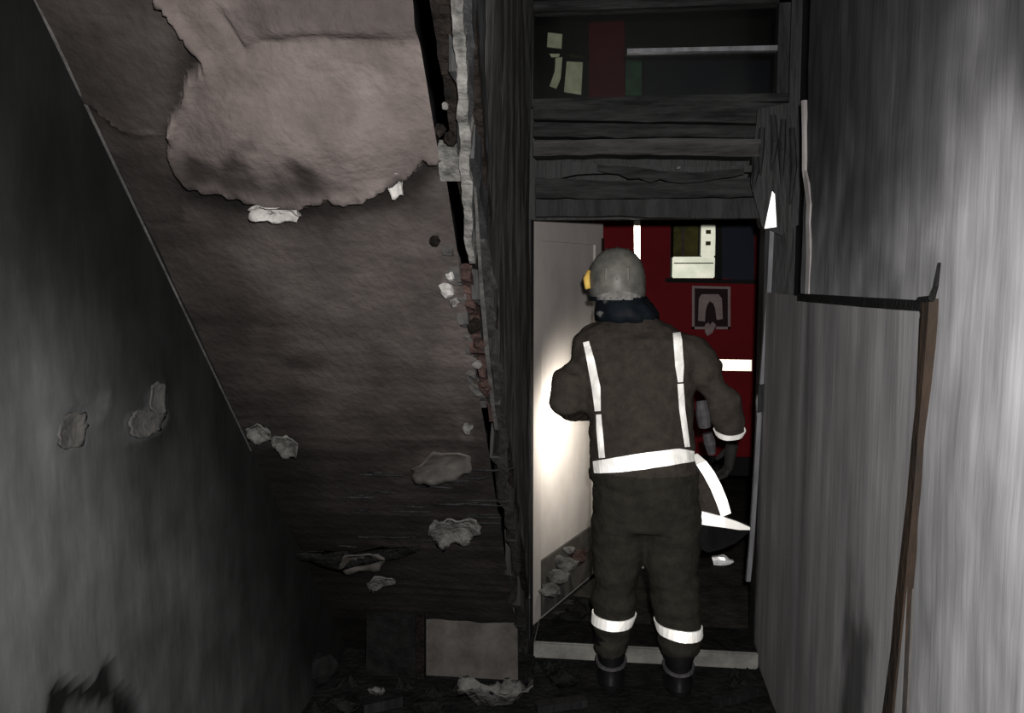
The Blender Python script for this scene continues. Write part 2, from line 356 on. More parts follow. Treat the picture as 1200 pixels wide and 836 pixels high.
box('sooty_top', XJ0 + .035, XJ1, YD - .15, YD + .09, .0742, .077, 'ash', th)

# ------------------------------------------------------------------ staircase: underside and charred side
bl = onS(608, 700)
stair = root('staircase', 'burnt staircase seen from below with sooty peeling plaster soffit', 'staircase', (-.8, 3.7, 0))
LAYER = [(186, -160), (192, 0), (215, 32), (243, 76), (222, 84), (212, 120), (203, 165), (214, 195), (232, 217), (270, 226), (300, 231), (330, 237), (356, 236), (392, 231), (430, 224), (468, 214), (500, 186), (540, 180), (620, 176), (620, -160)]
def f_soffit(px, py, P):
    n = fbm(P, 3); n2 = fbm((P.x * 1.2, P.y * 6, P.z * 6), 3.0); n3 = fbm(P, 11)
    d = sdist(px, py, LAYER) + 6 * fbm(P, 14) + 5 * n3
    k = sstep(d, -2.2, 2.2)
    h = .034 * k + .008 * n + .002 * n3
    # the loose layer sags in folds
    if k > 0:
        r = (py - (150 + .05 * (px - 320))) / 46.0
        h += k * .035 * math.exp(-r * r) * sstep(px, 205, 300) * sstep(px, 520, 400)
        lip = max(0, 1 - abs(d - 4) / 9); h += .012 * k * lip
        # crease near the top edge
        c = (py - np.interp(px, [200, 270, 290, 310, 360, 440, 520], [-80, 20, 56, 46, 36, 42, 30])) / 9.0
        h -= k * .018 * math.exp(-c * c) * sstep(px, 240, 285) * sstep(px, 480, 430)
        c2 = (py - 22 + (px - 380) * .04) / 16; h += k * .02 * math.exp(-c2 * c2) * sstep(px, 300, 340)
        # second crack running up left
        c3 = math.hypot(px - np.interp(py, [0, 75], [200, 240]), 0) if py < 90 else 99
    # crack line left of the loose layer
    e = abs(py - np.interp(px, [60, 110, 145, 170, 205], [95, 120, 149, 152, 148])); 
    if px < 210: h += .012 * sstep(e, 7, 0) * sstep(px, 60, 130)
    if px < 210 and py < np.interp(px, [60, 110, 145, 170, 205], [95, 120, 149, 152, 148]): h += .010
    a = (.58 + .14 * n2 + .12 * n) * (1 - k) + (1.0 + .22 * n + .18 * n3) * k
    # thicker soot along the wall, and low down where the fire was
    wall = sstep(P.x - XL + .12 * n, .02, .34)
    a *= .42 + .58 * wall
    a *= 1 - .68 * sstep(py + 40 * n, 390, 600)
    if k > .5:
        s1 = math.hypot((px - 290) / 120, (py - 200 - (px - 290) * .04) / 30) + .7 * n3 + .25 * n; a *= 1 - .72 * sstep(s1, 1.25, .35)
        a *= 1 - .3 * sstep(n + .5 * n3, .05, .45)
        s2 = math.hypot((px - 300) / 14, (py - 152) / 9) + .8 * n3; a *= 1 - .35 * sstep(s2, 1, .2)
        s3 = py + 14 * n; a *= 1 - .45 * sstep(s3, 52, 12) * sstep(px, 262, 300)
    if k < .5 and px < 215 and py < 260: a *= .62
    if px < 212: a += .55 * math.exp(-(e / 2.2) ** 2) * sstep(px, 100, 140) * (.5 + .5 * sstep(n3, -.2, .2))
    if py < 80: a += .8 * math.exp(-((px - np.interp(py, [-60, 0, 32, 76], [160, 192, 215, 243])) / 2.4) ** 2) * sstep(py, -60, 0)
    # shadow of the broken edge, painted into the tone just below it
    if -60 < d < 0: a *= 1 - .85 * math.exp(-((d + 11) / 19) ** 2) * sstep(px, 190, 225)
    if -9 < d < 3 and px < 520: a += .9 * math.exp(-((d - .5) / 2.0) ** 2) * (.4 + .6 * sstep(n3, -.1, .2))
    # paler scuffs on the lower plaster
    for cx, cy, rx, ry, br in SCUFF:
        q = math.hypot((px - cx) / rx, (py - cy) / ry)
        if q < 2: q += .5 * n3; a += br * sstep(q, 1.1, .5)
    if py > 330: # lath lines show through
        l = noise.noise(Vector((P.x * 1.5, (P - P1).dot(SD) * 34, 2))); h += .004 * l * sstep(py, 380, 520); a *= 1 + .4 * l * sstep(py, 330, 480)
    warm = np.array([1.0, .985, .96]) if k < .5 else np.array([1.0, .97, .955])
    return h, max(a, .05) * warm
SCUFF = [(520, 540, 34, 20, .22), (545, 505, 12, 20, .2), (530, 440, 30, 60, .12), (355, 425, 30, 12, -.12), (525, 335, 10, 12, .5), (440, 360, 60, 60, .06)]
top = P1 + SD * -1.15; L = (Vector((0, 0, 0)) - top).z / SD.z
XE = -.40
class C3(list): pass
sof = grid('soffit_plaster', (XL, top.y, top.z), (XE - XL, 0, 0), SD * L, 130, 300, SN, 'soffit', lambda a, b, c: f_soffit(a, b, c), stair)
V, Fc = tube([P1 + SD * t + Vector((.003, 0, 0)) + SN * .012 for t in (-1.1, 0, .5, 1.0, 1.5)], [.004, .004, .0035, .003, .0025], 6)
put('junction_bead', V, Fc, 'flake_grey', stair)
# burnt batten in the gap beside the plaster, set back
def strip_poly(name, left, right, off, th, m, jag=0.0, parent=stair, n=3):
    A = []; B = []
    for (q, o_) in ((left, A), (right, B)):
        ys = [p[1] for p in q]; xs = [p[0] for p in q]
        y = max(min(ys), -200); k = 0
        while y <= max(ys): o_.append((float(np.interp(y, ys, xs)) + jag * noise.noise(Vector((y * .09, k, len(name)))), y)); y += 9
    m_ = min(len(A), len(B)); A = A[:m_]; B = B[:m_]
    V, Fc = prism([onS(x, y, off) for x, y in A] + [onS(x, y, off) for x, y in reversed(B)], SN, th)
    return V, Fc
def ribbon(name, left, right, off, th, m, jag=1.0, step=8, parent=stair, rough=.0, seed=0):
    """irregular strip lying on the soffit slope, with real thickness"""
    y0, y1 = left[0][1], left[-1][1]; n = max(2, int((y1 - y0) / step)); rings = []
    for i in range(n + 1):
        y = y0 + (y1 - y0) * i / n
        xl = np.interp(y, [p[1] for p in left], [p[0] for p in left]) + jag * (noise.noise(Vector((y * .035, seed, 1))) + .35 * noise.noise(Vector((y * .15, seed, 1))))
        xr = np.interp(y, [p[1] for p in right], [p[0] for p in right]) + jag * (noise.noise(Vector((y * .035, seed, 7))) + .35 * noise.noise(Vector((y * .15, seed, 7))))
        o = off + rough * noise.noise(Vector((y * .06, seed, 3)))
        a, b = onS(xl, y, 0), onS(xr, y, 0)
        rings.append([a + SN * o, (a + b) / 2 + SN * (o + rough * .6 * noise.noise(Vector((y * .2, seed, 4)))), b + SN * o, b + SN * (o - th), a + SN * (o - th)])
    V, Fc = loft(rings); return put(name, V, Fc, m, parent)
ribbon('burnt_batten', [(484, -120), (499, 0), (575, 480), (612, 712)], [(540, -120), (552, 0), (588, 480), (618, 712)], -.035, .04, 'groove', 1.5, rough=.014, seed=1)
ribbon('plaster_bridge', [(512, 174), (516, 212)], [(543, 172), (546, 212)], .004, .04, 'plaster_d', 2.5, 6, rough=.008, seed=2)
ribbon('plaster_edge_strip', [(517, -120), (531, 0), (538, 90), (541, 180), (546, 260), (550, 300)], [(534, -120), (545, 0), (550, 90), (553, 180), (556, 260), (557, 300)], .03, .06, 'plaster_d', 4, 5, rough=.008, seed=3)
ribbon('corner_bead', [(556, 215), (562, 330), (570, 420), (580, 500)], [(559, 215), (567, 330), (575, 420), (584, 500)], .014, .03, 'flake_grey', 1, 10, seed=4)
ribbon('scorched_mortar', [(536, 318), (549, 400), (560, 440), (574, 490)], [(552, 318), (564, 400), (572, 440), (582, 490)], -.004, .03, 'rubble_red', 4, 5, rough=.03, seed=5)
ribbon('cracked_plaster_edge', [(519, 290), (533, 345), (545, 420), (556, 480)], [(531, 290), (545, 345), (556, 420), (568, 480)], .0, .03, 'flake_grey', 6, 6, rough=.03, seed=6)
# lumps clinging to the broken edge
def lump(name, c, r, m, parent=None, seed=0, sq=(1, 1, 1), rg=.45, **k):
    bm = bmesh.new(); bmesh.ops.create_icosphere(bm, subdivisions=2, radius=1)
    for v in bm.verts:
        q = 1 + rg * noise.noise(v.co * 1.3 + Vector((seed * 3.1, seed, 0))) + .25 * noise.noise(v.co * 3 + Vector((seed, 0, 9)))
        v.co = Vector((v.co.x * sq[0], v.co.y * sq[1], v.co.z * sq[2])) * (q * r) + Vector(c)
    V, Fc = dump(bm); return put(name, V, Fc, m, parent, **k)
for i, (x, y, r, m) in enumerate([(525, 338, .02, 'plaster'), (528, 322, .012, 'plaster'), (467, 206, .014, 'plaster'), (522, 122, .008, 'plaster_d'), (516, 150, .014, 'groove'), (528, 160, .016, 'groove'), (533, 352, .013, 'plaster_d'), (562, 400, .018, 'rubble_red'), (556, 380, .02, 'groove'), (568, 450, .02, 'rubble_red'), (560, 425, .014, 'plaster_d'), (548, 500, .018, 'plaster_d'), (510, 280, .014, 'groove')]):
    lump('plaster_crumb', onS(x, y, .008), r, m, stair, i)
# curled plaster flakes hanging from the soffit
def flake(name, poly, surf, m, parent, lift=.03, seed=0, n=None, core=.012, **k):
    k.setdefault('smooth', True)
    """thin curled scab of plaster: rim lifted from the surface, hollow middle"""
    N = Vector(n if n else SN); cx = sum(p[0] for p in poly) / len(poly); cy = sum(p[1] for p in poly) / len(poly)
    pts = []
    for i in range(len(poly)):
        a, b = poly[i], poly[(i + 1) % len(poly)]
        for t in (0, .25, .5, .75):
            x, y = a[0] + (b[0] - a[0]) * t, a[1] + (b[1] - a[1]) * t
            w_ = 1 + .22 * noise.noise(Vector((x * .13, y * .13, seed * 3.7))) + .12 * noise.noise(Vector((x * .5, y * .5, seed)))
            pts.append((cx + (x - cx) * w_, cy + (y - cy) * w_))
    nr = len(pts); rings = []
    for sfr, l in ((1, lift), (.8, lift * .75), (.5, lift * .2 + core * .4), (.22, core)):
        r = []
        for i, (x, y) in enumerate(pts):
            j = noise.noise(Vector((i * .33, sfr * 3, seed))) * 1.3
            r.append(surf(cx + (x - cx) * sfr, cy + (y - cy) * sfr) + N * (l * (1 + .5 * j) + .004))
        rings.append(r)
    V, Fc = loft(rings, cap=False); Fc.append(tuple(range(3 * nr, 4 * nr)))
    T = len(V); V2 = V + [v - N * .005 for v in V]; F2 = Fc + [tuple(i + T for i in reversed(f)) for f in Fc] + [(i, (i + 1) % nr, T + (i + 1) % nr, T + i) for i in range(nr)]
    return put(name, V2, F2, m, parent, **k)
flake('plaster_flake', [(290, 494), (304, 490), (320, 497), (325, 508), (306, 512), (294, 506)], onS, 'plaster_d', stair, .03, 1)
flake('plaster_flake', [(320, 505), (338, 503), (352, 512), (350, 528), (338, 530), (326, 520)], onS, 'plaster_d', stair, .03, 2)
flake('plaster_flake', [(504, 606), (516, 598), (536, 600), (560, 600), (567, 610), (560, 622), (540, 626), (522, 634), (508, 624)], onS, 'plaster_d', stair, .035, 3)
flake('plaster_flake', [(398, 652), (406, 644), (436, 640), (452, 646), (448, 658), (424, 664), (404, 662)], onS, 'soot_panel', stair, .03, 4)
flake('plaster_flake', [(432, 678), (440, 672), (460, 672), (466, 678), (446, 684), (436, 690)], onS, 'plaster_d', stair, .02, 5)
flake('plaster_flake', [(484, 540), (510, 522), (548, 522), (552, 545), (530, 556), (505, 560), (486, 552)], onS, 'soot_panel', stair, .03, 6)
flake('plaster_flake', [(296, 234), (300, 246), (324, 249), (355, 249), (357, 238), (350, 230), (310, 229)], onS, 'plaster', stair, .04, 7, core=.028)
flake('plaster_flake', [(462, 200), (466, 192), (474, 200), (476, 220), (466, 222), (458, 214)], onS, 'plaster', stair, .03, 8)
flake('plaster_flake', [(330, 640), (380, 652), (470, 634), (500, 634), (470, 646), (400, 660)], onS, 'ash', stair, .03, 9)
WL = bpy.data.objects['wall_left']
for i, q in enumerate([[(146, 495), (152, 484), (172, 480), (188, 486), (184, 504), (166, 514), (150, 512)], [(172, 476), (174, 452), (180, 446), (190, 452), (191, 484), (184, 490)], [(66, 500), (74, 486), (96, 484), (99, 504), (92, 522), (74, 528), (64, 520)]]):
    flake('paint_flake', q, lambda x, y: atX(x, y, XL), 'flake_grey', WL, .007, 30 + i, n=(1, 0, 0), core=.001)
# shreds of lath hanging low on the soffit
for i in range(26):
    x = random.uniform(330, 560); y = random.uniform(545, 640); l = random.uniform(18, 55)
    V, Fc = tube([onS(x, y, .006), onS(x + l * .5, y + random.uniform(-1, 1), .010), onS(x + l, y + random.uniform(-4, 3), .008)], [.002, .004, .002], 5)
    put('lath_shred', V, Fc, random.choice(['char', 'frame', 'frame', 'char']), stair)
# charred boards on the open side of the stair
xs0, ys0 = onS(549, 0, 0).x, onS(549, 0, 0).y
xs1 = XJ0 - .005
def sideX(y): return xs0 + (xs1 - xs0) * (y - ys0) / (YD - ys0)
y = 1.15; i = 0
while y < YD - .06:
    wd = random.uniform(.10, .17); y2 = min(y + wd, YD - .03); nz = 26; na = 5; V = []; Fc = []
    for q in range(nz + 1):
        for r in range(na + 1):
            yy = y + (y2 - y) * r / na - .003 * (r == na) + .003 * (r == 0)
            z0 = slopeZ(yy) - .02; z1 = ZC; z = z0 + (z1 - z0) * q / nz
            edge = .018 * (abs(r - na / 2) > na / 2 - .6)
            dx = .016 * fbm((yy * 5, z * .9, i * 3.3), 2.2) + .012 * noise.noise(Vector((yy * 16, z * 1.3, i)))
            V.append((sideX(yy) + dx - edge + .01 * math.sin(i * 2.1), yy, z))
    for q in range(nz):
        for r in range(na): a = q * (na + 1) + r; Fc.append((a, a + 1, a + na + 2, a + na + 1))
    T = len(V); V += [(v[0] - .03, v[1], v[2]) for v in V]; Fc += [tuple(t + T for t in reversed(f)) for f in Fc]
    per = [q for q in range(na + 1)] + [(q) * (na + 1) + na for q in range(1, nz + 1)] + [nz * (na + 1) + r for r in range(na - 1, -1, -1)] + [q * (na + 1) for q in range(nz - 1, 0, -1)]
    Fc += [(per[k], per[(k + 1) % len(per)], per[(k + 1) % len(per)] + T, per[k] + T) for k in range(len(per))]
    put('side_board', V, Fc, 'char2' if y > 2.0 else 'char', stair); y = y2; i += 1
# closing boards under the foot of the stair
YB = 3.42
V, Fc = prism([atY(498, 694, YB), atY(606, 690, YB), atY(607, 812, YB), atY(497, 812, YB)], (0, -1, 0), .03)
put('closing_board', V, Fc, 'soot_panel', stair, label='grey closing board under the foot of the stair')
V, Fc = prism([atY(430, 706, YB - .03), atY(486, 700, YB - .03), atY(488, 822, YB - .03), atY(428, 822, YB - .03)], (0, -1, 0), .03)
put('closing_board', V, Fc, 'black', stair)
V, Fc = prism([atY(487, 696, YB - .04), atY(497, 694, YB - .04), atY(497, 820, YB - .04), atY(488, 820, YB - .04)], (0, -1, 0), .04)
put('stud', V, Fc, 'groove', stair)
V, Fc = prism([atY(425, 650, YB + .05), atY(500, 640, YB + .05), atY(606, 645, YB + .05), atY(606, 690, YB + .05), atY(425, 705, YB + .05)], (0, -1, 0), .02)
put('riser_board', V, Fc, 'navy', stair)

# ------------------------------------------------------------------ outside: ground, open door leaf, fire truck
box('ground', -6, 6, YD + .1, 14, -.12, -.02, 'ground', kind='structure')
hx, hy = XJ0 - .035, YD + .16
ex, ey = atY(700, 400, hy + .84).x, hy + .84
dv = Vector((ex - hx, ey - hy, 0)).normalized(); dn = Vector((dv.y, -dv.x, 0))
leaf = root('front_door', 'cream painted front door leaf standing open, lit by the torch', 'door', (hx, hy, 0))
def lq(a, b, z0, z1, f0, f1, m, name, par):
    h = Vector((hx, hy, 0)); V = []
    for u in (a, b):
        for n_ in (f0, f1):
            for z in (z0, z1): V.append(h + dv * u + dn * n_ + Vector((0, 0, z)))
    return put(name, V, BF, m, par)
LW = (Vector((ex, ey, 0)) - Vector((hx, hy, 0))).length
core = lq(0, LW, .0, 1.98, -.02, .015, 'cream', 'door_slab', leaf)
for a, b, z0, z1, m in [(0, .10, .02, 1.98, 'cream'), (LW - .11, LW, .02, 1.98, 'cream'), (.10, LW - .11, 1.86, 1.98, 'cream'), (.10, LW - .11, .02, .30, 'soot_panel')]:
    lq(a, b, z0, z1, .015, .028, m, 'door_rail', core)
lq(LW - .025, LW + .004, .1, 1.9, .02, .034, 'rust', 'edge_strip', core)
# truck: side panel plane facing the hall
YT = 5.6
def tp(px, py, off=0): return atY(px, py, YT - off)
def tx(px): return tp(px, 322).x
def tz(py): return tp(722, py).z
truck = root('fire_truck', 'red fire truck parked beyond the open doorway', 'fire truck', (.4, YT + 1.2, -.02))
lx0, lx1, lz0, lz1 = tp(785, 326).x, tp(841, 326).x, tp(800, 326).z, tp(800, 236).z
zt, zlo = 2.62, .52
X0, X1 = -2.6, 3.0
bodyp = box('body_panel', X0, lx0, YT, YT + .04, zlo, zt, 'red', truck)
box('body_panel', lx1, X1, YT, YT + .04, zlo, zt, 'red', truck)
box('body_panel', lx0, lx1, YT, YT + .04, zlo, lz0, 'red', truck)
box('body_panel', lx0, lx1, YT, YT + .04, lz1, zt, 'red', truck)
box('body_core', X0, X1, YT + .42, YT + 2.4, zlo, 3.6, 'rubber', truck)
box('locker_floor', lx0 - .01, lx1 + .01, YT + .005, YT + .42, lz0 - .02, lz0, 'rubber', truck)
box('roof_cap', X0, X1, YT + .01, YT + .43, zt, zt + .06, 'rubber', truck)
box('sill_rail', X0, X1, YT - .02, YT + .42, .4, .52, 'rubber', truck)
for wx in (-1.7, 2.1):
    rings = [ell((wx, YT + yy, .5), r, r, 28, Vector((1, 0, 0)), Vector((0, 0, 1))) for yy, r in ((-.01, .3), (-.03, .46), (.0, .52), (.25, .52), (.28, .46))]
    V, Fc = loft(rings); put('wheel', V, Fc, 'rubber', truck)
def tpoly(name, pts, off, th, m, par=truck, **k):
    V, Fc = prism([tp(x, y, off) for x, y in pts], (0, -1, 0), th); return put(name, V, Fc, m, par, **k)
tpoly('reflective_stripe', [(742.5, 225), (750.5, 225), (750, 309), (743.5, 309)], .004, .006, 'retro_y')
tpoly('reflective_stripe', [(818, 421), (881, 422), (881, 435), (818, 434)], .004, .006, 'retro_y')
tpoly('navy_shutter', [(846, 236), (884, 236), (884, 330), (846, 326)], .01, .014, 'navy')
tpoly('rubber_gasket', [(839, 236), (846, 236), (846, 328), (839, 328)], .02, .03, 'rubber')
tpoly('rubber_gasket', [(780, 326), (886, 328), (886, 333), (780, 331)], .02, .03, 'rubber')
# emblem: square outline, arch inside, small drop below
em = tpoly('emblem', [(811, 335), (856, 336), (856, 386), (811, 386)], .006, .008, 'emblem_b', label='grey arch emblem in a square outline on the red panel')
for a in ([(811, 335), (856, 336), (856, 339), (811, 338)], [(811, 338), (814, 338), (814, 386), (811, 386)], [(853, 339), (856, 339), (856, 386), (853, 386)], [(811, 383), (826, 383), (826, 386), (811, 386)], [(839, 383), (856, 383), (856, 386), (839, 386)]):
    tpoly('emblem_outline', a, .010, .004, 'emblem', em)
arch = [(818, 376), (819, 350), (822, 345), (842, 345), (846, 350), (847, 374), (840, 375), (838, 362), (836, 356), (832, 353), (829, 357), (827, 364), (826, 377)]
tpoly('emblem_arch', arch, .012, .005, 'emblem', em)
tpoly('emblem_drop', [(826, 381), (830, 378), (832, 381), (835, 377), (839, 381), (835, 390), (829, 394), (826, 389)], .012, .005, 'emblem', em)
# boxes in the open locker
YL = YT + .02
def lbox(name, px0, px1, z0, z1, dep, m, label, cat, y=YL, extra=None):
    r = root(name, label, cat, ((atY(px0, 322, y).x + atY(px1, 322, y).x) / 2, y + dep / 2, z0))
    xa, xb = atY(px0, 300, y).x, atY(px1, 300, y).x
    box('body', xa, xb, y, y + dep, z0, z1, m, r, bevel=.006)
    return r, xa, xb
zA = atY(800, 301, YL).z
r, xa, xb = lbox('equipment_box', 788, 838, lz0, zA, .3, 'box', 'wide cream box lying on the floor of the truck locker', 'box')
box('lid_seam', xa + .01, xb - .01, YL - .003, YL + .01, zA - .045, zA - .038, 'olive', r)
zB = atY(800, 263, YL).z
r, xa, xb = lbox('cream_canister', 821, 838, zA, zB, .12, 'box', 'narrow upright cream canister standing on the cream box', 'canister')
for zz in (.35, .7): box('label_mark', xa + .03, xb - .03, YL - .004, YL + .01, zA + (zB - zA) * zz, zA + (zB - zA) * zz + .025, 'olive', r)
r, xa, xb = lbox('olive_bag', 789, 818, zA, zB - .01, .2, 'olive', 'dark olive canvas bag beside the upright canister', 'bag')
box('strap', xa + .05, xa + .07, YL - .004, YL + .01, zA, zB - .02, 'jacket', r)
# superstructure seen through the transom
tpoly('roof_locker', [(690, 12), (732, 12), (732, 135), (690, 135)], -.02, .3, 'red')
for pts, m in [([(642, 38), (659, 40), (658, 57), (641, 55)], 'plate'), ([(651, 68), (659, 67), (657, 92), (652, 104), (644, 101), (650, 84)], 'plate'), ([(664, 72), (683, 73), (681, 111), (661, 108)], 'plate'), ([(644, 63), (656, 63), (655, 67), (646, 67)], 'plate'), ([(668, 62), (688, 64), (688, 68), (668, 67)], 'olive')]:
    tpoly('marker_plate', pts, -.10, .02, m)
tpoly('locker_back', [(634, 5), (690, 5), (690, 135), (634, 135)], -.13, .1, 'rubber')
tpoly('green_plate', [(733, 66), (752, 66), (752, 112), (733, 112)], -.03, .1, 'green')
tpoly('brown_cover', [(664, 14), (690, 12), (690, 66), (664, 60)], -.05, .05, 'groove')
tpoly('navy_shutter', [(754, 64), (930, 60), (930, 135), (754, 135)], -.03, .1, 'navy')

# ------------------------------------------------------------------ person
PDY = .17
def B(px, py, Y): return atY(px, py, Y - PDY)
def hw(px, Y): return px / 1000 * (Y - PDY)
def ringsec(cx, py, Y, wpx, dep, n=20, tilt=0): return ell(B(cx, py, Y), hw(wpx, Y), dep, n)
# torso + trousers, arms, legs, head joined and remeshed into one skin
torso = loft([ringsec(738, 358, 3.80, 20, .06), ringsec(738, 372, 3.80, 26, .075), ringsec(740, 384, 3.78, 55, .105), ringsec(743, 396, 3.76, 72, .125), ringsec(744, 420, 3.74, 74, .145), ringsec(747, 460, 3.72, 66, .15), ringsec(750, 500, 3.69, 61, .15), ringsec(753, 535, 3.66, 62, .16), ringsec(755, 556, 3.65, 65, .165), ringsec(756, 566, 3.65, 62, .16), ringsec(757, 590, 3.64, 62, .155), ringsec(757, 615, 3.64, 58, .14)])
zf = lambda px, py, Y: B(px, py, Y)
legL = loft([ringsec(727, 590, 3.64, 34, .13), ringsec(725, 640, 3.64, 32, .12), ringsec(722, 670, 3.63, 27, .10), ringsec(719, 705, 3.62, 25, .09), ringsec(718, 730, 3.62, 23, .085), ringsec(718, 765, 3.62, 20, .075)])
legR = loft([ringsec(787, 590, 3.64, 34, .13), ringsec(787, 640, 3.64, 34, .12), ringsec(789, 670, 3.62, 31, .105), ringsec(793, 705, 3.61, 29, .095), ringsec(796, 735, 3.60, 27, .09), ringsec(797, 765, 3.60, 22, .08)])
armL = tube([B(712, 408, 3.76), B(690, 418, 3.75), B(672, 445, 3.71), B(664, 470, 3.70), B(670, 474, 3.80), B(690, 478, 3.95), B(702, 482, 4.04)], [.075, .082, .085, .084, .078, .06, .048], 16)
armR = tube([B(785, 408, 3.76), B(806, 412, 3.76), B(828, 440, 3.75), B(845, 470, 3.74), B(853, 492, 3.76), B(856, 510, 3.79)], [.078, .085, .084, .078, .066, .055], 16)
V, Fc = merge(torso, legL, legR, armL, armR)
tmp = bpy.data.meshes.new('tmp'); tmp.from_pydata([tuple(v) for v in V], [], Fc)
bm = bmesh.new(); bm.from_mesh(tmp); bmesh.ops.recalc_face_normals(bm, faces=bm.faces); bm.to_mesh(tmp); bm.free()
to = bpy.data.objects.new('tmp', tmp); COL.objects.link(to)
md = to.modifiers.new('r', 'REMESH'); md.mode = 'VOXEL'; md.voxel_size = .011
md = to.modifiers.new('s', 'SMOOTH'); md.iterations = 7; md.factor = .5
dg = bpy.context.evaluated_depsgraph_get(); ev = to.evaluated_get(dg); bme = ev.to_mesh()
BV = [v.co.copy() for v in bme.vertices]; BN = [v.normal.copy() for v in bme.vertices]; BFc = [list(p.vertices) for p in bme.polygons]; ev.to_mesh_clear()
bpy.data.objects.remove(to)
hemZ = B(755, 560, 3.5).z
for i, v in enumerate(BV):          # cloth folds
    p = v.copy()
    f = .010 * fbm((p.x * 1.2, p.y * 1.2, p.z * 2.2), 5.5) + .004 * noise.noise(p * 22)
    if p.z < hemZ: f = .012 * fbm((p.x, p.y, p.z * 2.6), 5) + .004 * noise.noise(Vector((p.x * 14, p.y * 14, p.z * 40)))
    BV[i] = v + BN[i] * f
feet = min(v.z for v in BV)
person = root('person', 'firefighter in dark jacket and helmet with reflective bands walking out of the doorway', 'person', (.1, 3.45, 0))
pb_ = put('body', BV, BFc, ['jacket', 'trouser'], person, smooth=True)
me = pb_.data
for p in me.polygons:
    if p.center.z < hemZ and abs(p.center.x - .1) < .35: p.material_index = 1
bvh = BVHTree.FromPolygons(BV, BFc)
# jacket hem: a skirt ring standing proud of the trousers
def band(name, pts, wpx, m, off=.006, parent=person, th=.004, ov=None):
    """tape sewn on the cloth along a line: points are found on the cloth surface"""
    V = []; rows = []
    N = 7 * len(pts); xs = np.linspace(0, len(pts) - 1, N)
    px = np.interp(xs, range(len(pts)), [p[0] for p in pts]); py = np.interp(xs, range(len(pts)), [p[1] for p in pts])
    ws = np.interp(xs, range(len(pts)), wpx if isinstance(wpx, (list, tuple)) else [wpx] * len(pts))
    for i in range(N):
        a, b = max(i - 1, 0), min(i + 1, N - 1); tx_, ty_ = px[b] - px[a], py[b] - py[a]; l = math.hypot(tx_, ty_) or 1
        nx, ny = -ty_ / l, tx_ / l; row = []
        for s_ in (-.5, -.17, .17, .5):
            q = (px[i] + nx * ws[i] * s_, py[i] + ny * ws[i] * s_); d = ray(*q).normalized(); h = bvh.ray_cast(O_, d)
            if h[0] is not None and h[0].y < 4.2: row.append(h[0] + (-d * .6 + h[1] * .4).normalized() * off)
            else: row.append(None)
        if all(r is not None for r in row): rows.append(row)
    if len(rows) < 2: print('band lost', name, pts); return
    n = len(rows); V = [p for r in rows for p in r]; Fc = []
    for i in range(n - 1):
        for j in range(3): a = i * 4 + j; Fc.append((a, a + 1, a + 5, a + 4))
    T = len(V); V += [v + (v - O_).normalized() * th for v in V]; Fc += [tuple(t + T for t in reversed(f)) for f in Fc]
    per = [0, 1, 2, 3] + [i * 4 + 3 for i in range(1, n)] + [(n - 1) * 4 + j for j in (2, 1, 0)] + [i * 4 for i in range(n - 2, 0, -1)]
    Fc += [(per[k], per[(k + 1) % len(per)], per[(k + 1) % len(per)] + T, per[k] + T) for k in range(len(per))]
    return put(name, V, Fc, m, parent, smooth=False)
band('reflective_tape', [(687, 401), (693, 425), (699, 455), (701, 482)], [7, 9, 10, 7], 'retro')
band('reflective_tape', [(702, 486), (703, 505), (706, 537)], [6, 7, 7], 'retro')
band('reflective_tape', [(791, 379), (794, 400), (796, 430), (797, 448)], [7, 10, 10, 6], 'retro')
band('reflective_tape', [(797, 450), (799, 480), (805, 524)], [7, 7, 6], 'retro')
band('reflective_tape', [(696, 548), (725, 545), (760, 540), (795, 535), (813, 535)], [14, 18, 19, 18, 12], 'retro')
# open jacket side hanging out past the right hip, with its edge tape and lower band
def sheet(name, pts, th, m, parent=person, bulge=.0, n=(0, -1, 0)):
    V, Fc = prism([B(*p) for p in pts], n, th); return put(name, V, Fc, m, parent)
flp = []
L1 = [(808, 520, 3.66), (822, 545, 3.70), (836, 566, 3.72), (847, 588, 3.72), (853, 606, 3.72)]
L0 = [(800, 530, 3.76), (800, 560, 3.76), (802, 580, 3.76), (806, 595, 3.76), (812, 606, 3.74)]
ringsF = []
for a, b in zip(L0, L1):
    pa, pb2 = B(*a), B(*b); ringsF.append([pa, (pa + pb2) / 2 + Vector((0, -.03, 0)), pb2, (pa + pb2) / 2 + Vector((0, .02, 0))])
V, Fc = loft(ringsF); flap = put('jacket_tail', V, Fc, 'jacket', person)
rg = []
for (x, y, wd) in [(812, 534, 5), (822, 543, 5.5), (831, 556, 6), (839, 571, 6), (846, 588, 6), (851, 604, 5.5)]:
    Yd = 3.655 if y < 540 else 3.69; p = B(x, y, Yd); o = Vector((hw(wd, Yd), 0, hw(wd * .45, Yd)))
    rg.append([p - o, p + o, p + o + Vector((0, .008, 0)), p - o + Vector((0, .008, 0))])
V, Fc = loft(rg); put('tail_tape', V, Fc, 'retro', flap)
rg = []
for (x, y, wd, Yd) in [(815, 606, 8, 3.66), (830, 609, 7.5, 3.665), (850, 613, 6, 3.68), (866, 617, 4.5, 3.70), (879, 620, 1.5, 3.72)]:
    p = B(x, y, Yd); o = Vector((0, 0, hw(wd, Yd))); rg.append([p - o, p + o, p + o + Vector((0, .012, 0)), p - o + Vector((0, .012, 0))])
V, Fc = loft(rg); put('tail_tape', V, Fc, 'retro', flap)
rg = []
